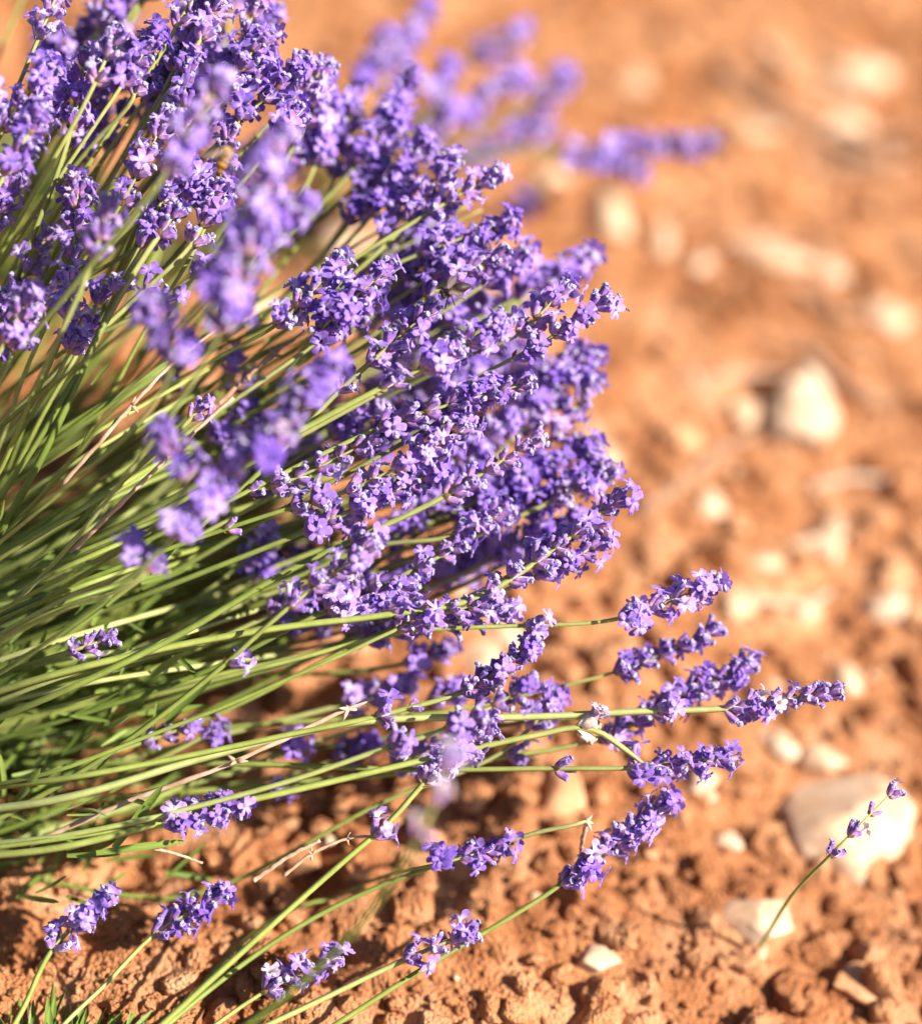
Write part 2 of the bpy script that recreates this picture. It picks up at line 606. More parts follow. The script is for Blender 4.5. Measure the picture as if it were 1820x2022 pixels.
def basis(z, up):
    z = z.normalized()
    y = up - z * up.dot(z)
    if y.length < 1e-4:
        y = Vector((1, 0, 0)) - z * z.x
    y.normalize()
    x = y.cross(z)
    return Matrix((x, y, z)).transposed()


def make_corolla(seed, kind='open'):
    r = random.Random(seed)
    mb = MB()
    nA, rings = 40, 9
    up_len, lo_len = r.uniform(3.1, 3.9), r.uniform(2.3, 2.9)
    cen = [90 - 30, 90 + 30, 200, 270, 340]         # two upper lobes, three lower lobes
    wid = [33, 33, 30, 27, 30]
    lens = [up_len, up_len * r.uniform(.9, 1.05), lo_len, lo_len * r.uniform(.95, 1.2), lo_len]
    curl = [r.uniform(-.5, .5) for _ in range(5)]
    if kind == 'half':
        lens = [x * .62 for x in lens]
        curl = [0.9 + c * .4 for c in curl]
    vs_, cs = [], []
    ph = r.uniform(0, 6)
    for j in range(rings):
        s = j / (rings - 1)
        for k in range(nA):
            a = 360 * k / nA
            best, bi = 0, 0
            for i, (c, wd) in enumerate(zip(cen, wid)):
                dd = abs((a - c + 180) % 360 - 180) / wd
                e = max(0, 1 - dd ** 2.6) ** 0.5 if dd < 1 else 0
                if e * lens[i] > best:
                    best, bi = e * lens[i], i
            ar = R(a)
            if s < 0.4:
                t = s / 0.4
                rr, z = 0.75 + 0.35 * t * t, 3.4 * t
            else:
                t = (s - 0.4) / 0.6
                reach = 0.35 + best
                rr = 1.1 + reach * t * 0.94
                z = 3.4 + 0.75 * math.sin(t * 1.8) - 0.3 * t * t + curl[bi] * best * 0.28 * t * t
                if bi < 2 and best > 0:
                    z += 0.32 * best * t          # upper lip stands up
                else:
                    z -= 0.16 * best * t * t
                z += 0.22 * t * math.sin(ar * 11 + ph) + 0.12 * t * math.sin(ar * 23 + 2 * ph)
            vs_.append((rr * math.cos(ar) * mm, rr * math.sin(ar) * mm, z * mm))
            cs.append(s)
    fs = []
    for j in range(rings - 1):
        for k in range(nA):
            a, b = j * nA + k, j * nA + (k + 1) % nA
            fs.append((a, b, b + nA, a + nA))
    mb.add(vs_, fs, 0, cs)
    return mb


flower_mesh = [make_corolla(i).mesh('flower', [M['petal']]) for i in range(6)] + [make_corolla(30 + i, 'half').mesh('flower', [M['petal']]) for i in range(3)]
faded_mesh = [make_corolla(60 + i, 'half').mesh('faded_flower', [M['petal_faded']]) for i in range(2)]


def add_calyx(mb, r, base, d, up, length, tipstate):
    """ribbed tubular calyx, slightly bellied, optional withered corolla or closed bud at its mouth"""
    Q = basis(d, up)
    prof = [(0.0, 0.25), (0.08, 0.62), (0.28, 1.0), (0.55, 1.12), (0.82, 1.0), (0.97, 1.06), (1.0, 0.82), (0.9, 0.5)]
    rad = r.uniform(1.02, 1.25)
    n = 12
    bend = r.uniform(-.5, .5)
    vs_, cs = [], []
    for i, (t, q) in enumerate(prof):
        for k in range(n):
            a = 2 * math.pi * k / n
            rr = rad * q * (1 + (0.11 if k % 2 else -0.11) * (1 if 0 < i < 6 else 0))
            z = t * length + (0.35 * max(0, math.cos(a * 2.5)) if i in (5, 6) else 0)
            vs_.append(base + Q @ Vector((rr * math.cos(a), rr * math.sin(a) + bend * t * t, z)) * mm)
            cs.append(min(1, t) if i < 6 else (1.0 if i == 6 else 0.8))
    fs = [(i * n + k, i * n + (k + 1) % n, (i + 1) * n + (k + 1) % n, (i + 1) * n + k) for i in range(len(prof) - 1) for k in range(n)]
    mb.add(vs_, fs, 0, cs)
    mouth = base + Q @ Vector((0, bend, length)) * mm
    if tipstate == 'wither':
        L = r.uniform(1.0, 3.0)
        off = Vector((r.uniform(0, 99), r.uniform(0, 99), 0))
        lean = Vector((r.uniform(-.5, .5), r.uniform(-.5, .5), 0))
        vs_ = []
        nn, rg = 9, 6
        for i in range(rg):
            t = i / (rg - 1)
            for k in range(nn):
                a = 2 * math.pi * k / nn
                rr = (0.75 + 0.75 * t) * (1 + 0.75 * noise.noise(Vector((math.cos(a) * 2, math.sin(a) * 2, t * 4)) + off))
                if i == rg - 1:
                    rr *= 0.35
                v = Vector((rr * math.cos(a), rr * math.sin(a), -0.5 + t * L + 0.5 * noise.noise(Vector((a, t * 5, 9)) + off))) + lean * t * L
                vs_.append(mouth + Q @ v * mm)
        fs = [(i * nn + k, i * nn + (k + 1) % nn, (i + 1) * nn + (k + 1) % nn, (i + 1) * nn + k) for i in range(rg - 1) for k in range(nn)]
        fs.append(tuple((rg - 1) * nn + k for k in range(nn)))
        mb.add(vs_, fs, 1)
    elif tipstate == 'bud':
        L = r.uniform(1.0, 1.8)
        nn = 8
        vs_, fs = [], []
        pr = [(-.6, .75), (0.1, .85), (.6, .75), (1, .25)]
        for t, q in pr:
            for k in range(nn):
                a = 2 * math.pi * k / nn
                vs_.append(mouth + Q @ Vector((q * math.cos(a), q * math.sin(a), t * L)) * mm)
        fs = [(i * nn + k, i * nn + (k + 1) % nn, (i + 1) * nn + (k + 1) % nn, (i + 1) * nn + k) for i in range(3) for k in range(nn)]
        fs.append(tuple(3 * nn + k for k in range(nn)))
        mb.add(vs_, fs, 3, [0.9] * len(vs_))
    return mouth, Q


def make_whorl(seed, tip=False, sparse=False, fade=False):
    r = random.Random(seed)
    mb = MB()
    n = r.randint(3, 4) if sparse else (r.randint(9, 12) if not tip else r.randint(9, 11))
    mouths = []
    for i in range(n):
        side = (i % 2) * 180
        az = R(side + r.uniform(-80, 80)) if not tip else R(360 * i / n + r.uniform(-25, 25))
        pol = R(r.uniform(8, 42)) if tip else R(r.uniform(26, 66) if i % 3 else r.uniform(18, 36))
        d = Vector((math.sin(pol) * math.cos(az), math.sin(pol) * math.sin(az), math.cos(pol)))
        base = Vector((math.cos(az) * .9, math.sin(az) * .9, r.uniform(-.8, 1.8))) * mm
        ln = r.uniform(4.8, 6.6) * (0.92 if tip else 1)
        st = r.choices(['wither', 'bud', 'empty'], [0.48, 0.16, 0.36])[0]
        mouth, Q = add_calyx(mb, r, base, d, Vector((0, 0, 1)), ln, st)
        if st == 'empty' or st == 'bud':
            mouths.append((mouth, Q))
    # papery bracts under the whorl
    for k in range(2 if not tip else 0):
        a = R(90 + 180 * k + r.uniform(-20, 20))
        o = Vector((math.cos(a), math.sin(a), 0))
        t_ = Vector((-math.sin(a), math.cos(a), 0))
        ps = []
        for i, (u, wdt) in enumerate([(0, .7), (.35, 1.25), (.7, .9), (1, .08)]):
            c = o * (1.0 + u * 2.0) + Vector((0, 0, -1.0 + u * 2.8))
            ps += [(c - t_ * wdt) * mm, (c + o * .25) * mm, (c + t_ * wdt) * mm]
        fs = []
        for i in range(3):
            b = i * 3
            fs += [(b, b + 1, b + 4, b + 3), (b + 1, b + 2, b + 5, b + 4)]
        mb.add(ps, fs, 2)
    return mb.mesh('whorl', [M['faded_calyx'] if fade else M['calyx'], M['straw'] if fade else M['wither'], M['bract'], M['petal_faded'] if fade else M['petal']]), mouths


WH = [make_whorl(40 + i) for i in range(14)]
WTIP = [make_whorl(80 + i, tip=True) for i in range(6)]
WLOW = [make_whorl(90 + i, sparse=True) for i in range(5)]
WFADE = [make_whorl(120 + i, fade=True) for i in range(2)]

# ------------------------------------------------------------------ stalks
GB = {}


def new_bush(key, px, py, label):
    d = ground_depth(px, py)
    p = at(px, py, d)
    p.z = gbase(p.x, p.y) - 0.004
    b = empty('lavender_bush', p)
    tag(b, label, 'lavender', 'lavender bushes in a row')
    GB[key] = b
    return b


new_bush('main', -330, 1360, 'big dense lavender bush with hundreds of purple spikes leaning over soil')
new_bush('back', -120, 480, 'far blurred lavender bush reaching out behind the big bush')
new_bush('front', 60, 2330, 'small sparse lavender bush whose few stalks reach below the big bush')

new_bush('sprig', 1500, 1870, 'single thin lavender sprig with pale buds before the largest limestone slab')
nstalk = 0


def stalk(pts, tip, d=0.0, op=0.4, low=(), bush='main', de=None, sp=44, rad=None, dt=None, headless=False, size=1.0, base=None, sparse=False, faded=False, tint=None):
    """pts: stem pixels up to the head's start, tip: pixel of the spike's tip, d: metres behind (+) the focal plane"""
    global nstalk
    r = random.Random(nstalk * 13 + 5)
    nstalk += 1
    b = GB[bush]
    hx, hy = pts[-1]
    if base is None:
        if bush == 'main':
            bx, by = -330 + r.uniform(-70, 90), 1380 + (hy - 900) * .38 + r.gauss(0, 55)
            if len(pts) > 1:
                (x0, y0), (x1, y1) = pts[0], pts[1]
                ey = y0 + (y1 - y0) / (x1 - x0 + 1e-6) * (bx - x0)
                by = max(900, min(1780, 0.6 * ey + 0.4 * by))
        elif bush == 'back':
            bx, by = -120 + r.uniform(-80, 80), 480 + r.uniform(-60, 60)
        else:
            bx, by = 60 + r.uniform(-70, 90), 2330 + r.uniform(-50, 50)
    else:
        bx, by = base
    bd = ground_depth(bx, by) - 0.012
    hd = FOC + d
    td = FOC + (d if dt is None else dt)
    ctrl = [(bx, by, bd)]
    if len(pts) == 1:
        # bow the stem gently so that it arrives along the spike
        dx, dy = tip[0] - hx, tip[1] - hy
        ln = math.hypot(dx, dy) + 1e-6
        Ls = math.hypot(hx - bx, hy - by)
        for f in (0.45, 0.75):
            qx, qy = bx + (hx - bx) * f, by + (hy - by) * f
            cx, cy = hx - dx / ln * Ls * (1 - f), hy - dy / ln * Ls * (1 - f)
            g = 0.45
            e = 1 - (1 - f) ** 1.7
            ctrl.append((qx * (1 - g) + cx * g, qy * (1 - g) + cy * g, bd + (hd - bd) * e))
        ctrl.append((hx, hy, hd))
    else:
        d0 = FOC + (de if de is not None else d + 0.02)
        tot = sum(math.hypot(pts[i + 1][0] - pts[i][0], pts[i + 1][1] - pts[i][1]) for i in range(len(pts) - 1)) + 1e-6
        acc = 0
        for i, (x, y) in enumerate(pts):
            if i:
                acc += math.hypot(x - pts[i - 1][0], y - pts[i - 1][1])
            ctrl.append((x, y, d0 + (hd - d0) * acc / tot))
    ctrl.append((tip[0], tip[1], td))
    C = catmull(ctrl, 64)
    P = [at(*c) for c in C]
    # never dip into the soil
    for p in P[3:]:
        g = gbase(p.x, p.y) + 0.006
        if p.z < g:
            p.z = g
    seg = np.r_[0, np.cumsum([(P[i + 1] - P[i]).length for i in range(63)])]
    pxs = np.hypot(C[:, 0] - hx, C[:, 1] - hy)
    ih = int(np.argmin(pxs))
    s_head, s_end = seg[ih], seg[-1]
    o0 = P[0].copy()
    mb = MB()
    rr = (rad * 1.08 if rad else r.uniform(0.95, 1.32)) * mm
    rads = [rr * (1.25 - 0.35 * (s / s_end)) * (1 if s <= s_head else max(0.5, 1 - 0.5 * (s - s_head) / (s_end - s_head + 1e-6))) for s in seg]
    tube(mb, [p - o0 for p in P], rads, 8, 0.14, 0, [s / s_end for s in seg], True, r.uniform(0, 1.5))
    st = mesh_obj('stalk', mb.mesh('stalk', [M['stem']]), None, b, o0 - b.location)
    T, N = frames(P)

    def pos(s):
        i = min(62, max(0, int(np.searchsorted(seg, s, side='right') - 1)))
        f = (s - seg[i]) / (seg[i + 1] - seg[i] + 1e-9)
        return P[i].lerp(P[i + 1], min(1, f)), T[i].lerp(T[i + 1], min(1, f)).normalized()

    places = []
    for q in low:
        j = int(np.argmin(np.hypot(C[:, 0] - q[0], C[:, 1] - q[1])))
        places.append((seg[j], 0.92, WFADE if headless else (WLOW if r.random() < .55 else WH), op))
    L = s_end - s_head
    if headless:
        L = 0
    step = sp * 0.25e-3 * (1.7 if sparse else 1)
    n = max(1, int(round(L / step))) if not headless else 0
    for i in range(n):
        f = (i + 0.15) / n
        f = 1 - (1 - f) ** 1.3 if not sparse else f
        places.append((s_head + f * L * 0.9, 1.0 - 0.22 * f, WH if not sparse or r.random() < .4 else WLOW, op))
    if not headless:
        places.append((s_end - 0.004, 0.95, WTIP, op * 0.8))
    roll = r.uniform(0, 3)
    tv = r.random() if tint is None else tint
    tc_ = tuple(a_ + (b_ - a_) * tv for a_, b_ in zip((0.76, 0.68, 0.84), (1.18, 1.24, 1.08))) + (1,)
    for s, scl, lib, o_ in places:
        p, tg = pos(s)
        me, mouths = lib[r.randrange(len(lib))]
        roll += math.pi / 2 + r.uniform(-.3, .3)
        Qm = tg.to_track_quat('Z', 'Y').to_matrix() @ Matrix.Rotation(roll, 3, 'Z')
        k = scl * size * r.uniform(1.2, 1.43) * (1.25 if lib is WFADE else 1)
        M4 = Matrix.Translation(p - o0) @ Qm.to_4x4() @ Matrix.Scale(k, 4)
        wo = bpy.data.objects.new('whorl', me)
        COL.objects.link(wo)
        wo.parent = st
        wo.color = tc_
        wo.matrix_local = M4
        for mo, Q in mouths:
            if r.random() < o_ * 1.2:
                fm = faded_mesh[r.randrange(2)] if (faded and r.random() < .8) or r.random() < .02 else flower_mesh[r.choices(range(9), [3] * 6 + [1] * 3)[0]]
                fo = bpy.data.objects.new('flower', fm)
                COL.objects.link(fo)
                fo.parent = st
                fo.color = tc_
                tilt = Matrix.Rotation(r.uniform(-.35, .35), 4, 'X') @ Matrix.Rotation(r.uniform(-.35, .35), 4, 'Y') @ Matrix.Rotation(r.uniform(-.5, .5), 4, 'Z')
                fo.matrix_local = M4 @ Matrix.Translation(mo) @ Q.to_4x4() @ tilt @ Matrix.Translation((0, 0, -0.0012)) @ Matrix.Scale(r.uniform(0.98, 1.24), 4)
    return st


S = stalk
# --- upper left
S([(138, 262)], (168, 118), 0.00, .3)
S([(142, 305)], (195, 175), 0.035, .7)
S([(132, 345), (200, 265), (262, 196)], (278, 125), 0.01, .1, sparse=True)
S([(362, 250)], (370, 118), 0.0, .12, sp=34)
S([(190, 510), (322, 350)], (430, 165), -0.085, .6, sp=46, size=.92, tint=1.0)
S([(190, 1015), (270, 911), (376, 760), (436, 652)], (548, 285), -0.09, .9, de=-0.02, sp=48, size=1.15, tint=1.0, low=[(442, 640)])
S([(395, 600)], (500, 432), -0.085, .9, size=1.1, tint=1.0)
S([(470, 480)], (590, 410), -0.085, .9, size=1.1, tint=1.0)
S([(240, 400)], (328, 232), 0.0, .5)
S([(132, 775), (185, 680), (228, 583), (277, 485)], (352, 325), 0.0, .35, low=[(229, 575)], de=-.01)
S([(132, 800), (180, 690), (310, 468)], (345, 420), -0.005, .15, rad=1.5, de=-.01)
S([(150, 560), (295, 470)], (392, 365), 0.005, .45)
S([(132, 712), (280, 577), (378, 480)], (432, 380), 0.0, .4, low=[(287, 570)])
S([(405, 447)], (455, 262), 0.005, .55)
S([(536, 285)], (582, 212), 0.0, .6, sp=40)
S([(470, 240)], (515, 145), 0.005, .55)
S([(518, 195)], (590, 125), 0.01, .6)
S([(560, 215)], (645, 130), 0.03, .55)
S([(138, 520)], (155, 368), 0.0, .65)
S([(180, 520)], (216, 405), -0.05, .15)
S([(128, 640)], (142, 545), 0.0, .6)
S([(172, 655)], (198, 585), 0.01, .5, sparse=True)
S([(132, 690), (305, 602)], (392, 535), 0.0, .55, sparse=True)
S([(132, 960), (300, 800), (342, 715)], (304, 605), -0.08, .75, sp=40, de=-.03)
S([(132, 705)], (150, 665), 0.0, .6)
S([(300, 200)], (335, 120), 0.02, .5)
S([(410, 200)], (440, 110), 0.03, .6)
S([(205, 310)], (245, 215), 0.04, .3, sparse=True)
S([(170, 200)], (205, 110), 0.03, .6)
# --- upper middle, a little behind the focal plane
S([(659, 360)], (700, 185), 0.075, .65)
S([(560, 480), (698, 373)], (815, 152), 0.07, .6)
S([(731, 428)], (828, 285), 0.05, .75)
S([(640, 560), (752, 470)], (805, 375), 0.045, .25)
S([(700, 330)], (770, 235), 0.06, .75)
S([(620, 330)], (650, 200), 0.06, .7)
S([(600, 250)], (640, 150), 0.05, .7)
S([(690, 440)], (760, 330), 0.06, .6)
S([(800, 442)], (890, 325), 0.035, .75)
S([(838, 425)], (973, 345), 0.03, .55)
S([(832, 500)], (990, 442), 0.03, .65)
S([(600, 755), (740, 672), (880, 560)], (985, 505), 0.02, .5, low=[(835, 590)], rad=1.5)
S([(850, 545)], (940, 480), 0.04, .6)
S([(950, 565)], (1028, 508), 0.045, .5)
S([(600, 690), (632, 652)], (762, 532), 0.0, .55)
S([(440, 700), (541, 645)], (668, 520), 0.0, .6, low=[(548, 642)])
S([(640, 665)], (720, 605), 0.02, .7)
S([(780, 560)], (860, 500), 0.05, .6)
S([(770, 640)], (860, 580), 0.05, .7)
S([(880, 640)], (950, 590), 0.06, .5)
# --- middle right heads, sharp
S([(585, 860), (676, 765), (718, 727)], (850, 612), 0.0, .3, low=[(676, 762)], de=.0)
S([(590, 852), (750, 768), (829, 732)], (988, 635), -0.012, .35, low=[(752, 766), (770, 755)], rad=1.4, de=-.01)
S([(820, 735)], (900, 690), -0.01, .9)
S([(868, 782), (975, 727), (1090, 665)], (1198, 588), 0.005, .4, low=[(1005, 705), (1050, 690)])
S([(850, 740), (930, 700), (1010, 668)], (1110, 575), 0.01, .3, low=[(950, 690)])
S([(1055, 570)], (1152, 512), 0.07, .7)
S([(1020, 600)], (1080, 550), 0.07, .4)
S([(500, 965), (640, 895), (742, 848)], (1038, 757), 0.0, .5, de=.0)
S([(870, 830)], (960, 770), 0.01, .7)
S([(132, 1100), (427, 987), (535, 962)], (738, 868), 0.0, .18, low=[(493, 972)], de=.01)
S([(132, 1160), (394, 1062), (551, 1010), (690, 968)], (918, 845), 0.0, .4, low=[(455, 1045), (565, 1003), (610, 990)], de=.0)
S([(132, 1362), (337, 1263), (590, 1117), (722, 1055), (868, 985)], (1058, 866), -0.005, .08, low=[(688, 1070), (885, 975)], de=-.01, rad=1.35)
S([(400, 1130), (600, 1050)], (850, 935), 0.005, .75, de=.01)
S([(700, 890)], (800, 830), 0.02, .8)
S([(640, 870)], (740, 800), 0.04, .7)
S([(1035, 810)], (1168, 705), 0.06, .6)
S([(1070, 770)], (1128, 695), 0.06, .6)
S([(1085, 870)], (1165, 765), 0.055, .7)
S([(1000, 880)], (1090, 790), 0.06, .5)
S([(1000, 955)], (1165, 880), 0.05, .75, tint=0)
S([(1035, 1010)], (1165, 925), 0.045, .8, tint=.1)
S([(1090, 990)], (1205, 930), 0.035, .35)
S([(940, 990)], (1060, 920), 0.05, .6, tint=0)
S([(960, 860)], (1050, 800), 0.06, .6)
S([(132, 1326), (337, 1278), (590, 1235), (746, 1217), (951, 1176), (1040, 1122)], (1222, 985), 0.0, .22, low=[(775, 1213), (965, 1172), (1005, 1150)], de=-.005, rad=1.4)
S([(850, 1215), (960, 1178), (1052, 1142)], (1180, 1075), 0.01, .5)
S([(1030, 1120)], (1110, 1060), 0.015, .6)
S([(560, 1150), (742, 1078), (885, 1060)], (1000, 1010), 0.02, .5)
S([(500, 1260), (687, 1188), (806, 1130)], (908, 1078), 0.015, .25, low=[(700, 1182)])
S([(785, 1025)], (958, 950), 0.05, .5)
S([(900, 1040)], (1010, 975), 0.05, .7)
S([(960, 1110)], (1060, 1050), 0.05, .7)
S([(1050, 1080)], (1130, 1020), 0.05, .6)
S([(700, 1080)], (800, 1030), 0.05, .5)
S([(132, 1420), (420, 1320), (640, 1210)], (808, 1155), 0.01, .45, low=[(655, 1200)])
S([(247, 1466), (436, 1318), (572, 1197)], (728, 1082), -0.02, .35, low=[(440, 1312)], sparse=False)
# near, out of focus in front of the stems
S([(250, 1080), (500, 905)], (645, 738), -0.075, .9, size=1.1, sp=46, de=-.04)
S([(132, 1240), (335, 1068)], (470, 895), -0.07, .9, size=1.1, sp=46, de=-.04)
S([(132, 1135), (300, 1040), (366, 955)], (330, 865), -0.07, .6, sp=44, de=-.03)
S([(132, 1180), (245, 1122)], (264, 1080), -0.055, .8, size=.8, sparse=True, de=-.03)
S([(132, 1200), (285, 1132)], (302, 1100), -0.055, .8, size=.7, sparse=True, de=-.03)
# deep small heads among the stems
S([(405, 868)], (485, 828), 0.055, .7)
S([(335, 775)], (342, 735), 0.06, .3, size=.8)
S([(450, 740)], (468, 700), 0.05, .2, size=.8)
S([(445, 775)], (490, 745), 0.07, .4)
S([(480, 1110)], (530, 1060), 0.05, .3)
S([(490, 1150)], (525, 1125), 0.06, .6)
S([(375, 828)], (400, 800), 0.0, .2, size=.8, sparse=True)
# --- lower right, over the open soil
S([(590, 1300), (800, 1247), (935, 1239), (1020, 1236), (1215, 1223)], (1402, 1155), 0.0, .75, low=[(1042, 1234), (1235, 1216)], sp=44)
S([(590, 1425), (900, 1402), (1056, 1368), (1204, 1330)], (1410, 1245), 0.03, .12, low=[(1222, 1322)], sp=44, tint=.15)
S([(132, 1575), (400, 1497), (670, 1432), (1095, 1414), (1266, 1405), (1434, 1399)], (1648, 1366), 0.0, .15, low=[(1290, 1403), (1450, 1397)], de=0.0, rad=1.45, sp=40)
S([(1000, 1430), (1318, 1388)], (1470, 1318), 0.03, .6, sp=36)
S([(590, 1545), (918, 1510), (1000, 1494), (1100, 1479), (1215, 1448)], (1318, 1392), 0.03, .35, low=[(1017, 1490), (1190, 1458)])
S([(590, 1512), (800, 1520), (1095, 1518), (1240, 1517)], (1428, 1498), 0.003, .5, low=[(1098, 1517)], sp=36, tint=0.1)
S([(132, 1672), (400, 1602), (590, 1559), (860, 1496), (1060, 1452), (1145, 1438), (1180, 1445), (1227, 1476)], (1276, 1513), 0.0, .3, headless=True, de=.0, rad=1.35, low=[(1150, 1438)], faded=True)
S([(132, 1537), (400, 1487), (590, 1447), (710, 1423), (782, 1405), (918, 1364)], (1053, 1276), 0.0, .12, low=[(740, 1417), (797, 1400), (935, 1357)], de=-.005, sp=28)
S([(132, 1650), (400, 1590), (590, 1537), (737, 1486), (876, 1441)], (1052, 1352), -0.022, .25, low=[(758, 1480)], de=.0)
S([(689, 1692), (770, 1622), (842, 1541)], (960, 1440), 0.0, .6, low=[(743, 1645), (840, 1545)], bush='front', sp=36, de=-.005)
S([(760, 1760), (815, 1675)], (892, 1505), -0.14, .5, bush='front', sp=50, sparse=True, faded=True)
S([(765, 1515)], (862, 1478), 0.04, .3)
S([(660, 1500)], (715, 1470), 0.06, .7)
S([(590, 1332), (710, 1325), (790, 1312)], (878, 1282), 0.055, .6)
S([(665, 1395)], (795, 1355), 0.055, .6)
S([(840, 1390)], (900, 1365), 0.055, .5)
S([(1040, 1445)], (1088, 1385), 0.03, .5)
S([(132, 1516), (271, 1462), (427, 1402), (674, 1294), (812, 1232)], (962, 1188), 0.0, .4, de=-.005, low=[(790, 1243)])
S([(860, 1235)], (1000, 1205), 0.02, .5)
S([(720, 1265)], (800, 1235), 0.03, .6)
S([(800, 1720), (850, 1710)], (992, 1672), 0.0, .6, bush='front')
S([(700, 1772), (972, 1672), (1070, 1642), (1130, 1630)], (1160, 1621), 0.0, .5, bush='front', headless=True)
S([(1100, 1752)], (1305, 1592), 0.012, .75, bush='front', sp=34)
S([(1570, 1760), (1635, 1693)], (1765, 1560), 0.0, .1, bush='sprig', sparse=True, rad=.8, size=.85, base=(1500, 1870), faded=True)
# --- lower left
S([(60, 1310), (128, 1290)], (222, 1258), 0.0, .1, size=.8, sp=34, tint=0)
S([(272, 1470)], (384, 1430), 0.03, .25, size=.85)
S([(132, 1655), (313, 1625)], (462, 1588), 0.0, .95, de=.0, size=1.05, sp=40)
S([(555, 1490)], (590, 1468), 0.05, .7)
S([(525, 1565)], (552, 1552), 0.05, .7)
S([(400, 1455)], (425, 1440), 0.04, .6, size=.8)
S([(530, 1215)], (575, 1190), 0.03, .3)
# a whorl on the snapped stalk and its torn tip
# --- back bush, far out of focus
for a, b, d in [((885, 240), (1012, 155), .22), ((1040, 205), (1110, 152), .25), ((845, 220), (880, 140), .18), ((800, 320), (880, 225), .20),
                ((1100, 305), (1245, 330), .22), ((1180, 290), (1395, 282), .22), ((1000, 285), (1060, 250), .27), ((970, 425), (1030, 405), .30),
                ((900, 330), (970, 300), .25), ((740, 235), (800, 150), .16), ((930, 120), (1030, 60), .25), ((760, 120), (840, 30), .2), ((700, 180), (760, 90), .17)]:
    S([a], b, d + .03, .8, bush='back', sp=46, size=1.05, tint=.8)
# --- front bush, below the picture's edge
for a, b, d, o in [((300, 1850), (430, 1770), .01, .5), ((520, 1960), (660, 1890), .0, .3), ((790, 1900), (930, 1840), .0, .5),
                   ((100, 1880), (200, 1780), .0, .6)]:
    S([a], b, d, o, bush='front')

# --- the unseen and half-hidden rest of the bush: deeper heads behind the explicit ones, and the crown above the frame
BND = [(-250, 470), (0, 560), (138, 640), (300, 800), (450, 930), (600, 1060), (700, 1110), (900, 1120), (1060, 1090), (1180, 960), (1260, 760)]


def bx_at(y):
    for (y0, x0), (y1, x1) in zip(BND, BND[1:]):
        if y0 <= y <= y1:
            return x0 + (x1 - x0) * (y - y0) / (y1 - y0)
    return 600


k = 0
while k < 70:
    y = rng.uniform(-230, 1180)
    xr = bx_at(y)
    x = xr - abs(rng.gauss(0, 260)) - 30
    if x < -120 or (150 < x < 560 and 640 < y < 1180):
        continue
    ang = R(-62 + 45 * sstep(100, 1100, y) + rng.gauss(0, 9))
    L = rng.uniform(90, 170)
    if any(x0 < x - f * L * math.cos(ang) < x1 and y0 < y - f * L * math.sin(ang) < y1
           for f in (0, .35, .7, 1) for x0, x1, y0, y1 in ((570, 740, 420, 530), (440, 640, 520, 800), (420, 560, 560, 680))):
        continue
    k += 1
    dep = rng.uniform(0.05, 0.13)
    if y > 900:
        dep = rng.uniform(0.05, 0.09)
    S([(x - L * math.cos(ang), y - L * math.sin(ang))], (x, y), dep, rng.uniform(.35, .8), sp=32)
# left margin and above
for i in range(16):
    x, y = rng.uniform(-60, 125), rng.uniform(60, 640)
    ang = R(-62 + rng.gauss(0, 8))
    L = rng.uniform(90, 150)
    S([(x - L * math.cos(ang), y - L * math.sin(ang))], (x, y), rng.uniform(-.03, .05), rng.uniform(.3, .7))
for i in range(14):
    x, y = rng.uniform(120, 620), rng.uniform(-60, 110)
    ang = R(-62 + rng.gauss(0, 8))
    L = rng.uniform(90, 150)
    S([(x - L * math.cos(ang), y - L * math.sin(ang))], (x, y), rng.uniform(-.02, .06), rng.uniform(.3, .7))
# extra bare stalks crossing the lower left fan
for i in range(30):
    y0 = rng.uniform(780, 1420)
    sl = 0.62 - 0.5 * sstep(750, 1600, y0) + rng.gauss(0, .07)
    x1 = rng.uniform(760, 960)
    ye = y0 - (x1 - 132) * sl * .92
    S([(132, y0), (132 + (x1 - 132) * .5, y0 - (x1 - 132) * .5 * sl)], (x1, ye), rng.uniform(0.05, 0.08), .5, headless=ye < 1100, de=rng.uniform(-.01, .06)) if ye < 1100 else S([(132, y0), (x1 - 230, ye + 40)], (x1 - 140, ye + 15), rng.uniform(0.04, 0.07), .5, de=rng.uniform(-.01, .05))

# ------------------------------------------------------------------ narrow leaves at the foot of the bush
def leaf_mesh(seed):
    r = random.Random(seed)
    mb = MB()
    L, Wd = 1.0, r.uniform(0.04, 0.055)
    bend = r.uniform(-.2, .25)
    vs_, fs, n = [], [], 9
    for i in range(n):
        t = i / (n - 1)
        wd = Wd * (0.35 + 0.65 * math.sin(math.pi * min(1, t * 0.72 + .15))) * (1 if t < .86 else math.sqrt(max(0.02, (1 - t) / .14)))
        z = bend * t * t
        for dx, dz in ((-1, .35), (-.5, 0.06), (0, -.14), (.5, 0.06), (1, .35)):
            vs_.append((dx * wd, t * L, z + dz * wd))
    for i in range(n - 1):
        for k in range(4):
            a = i * 5 + k
            fs.append((a, a + 1, a + 6, a + 5))
    mb.add(vs_, fs, 0, [0.3] * len(vs_))
    return mb


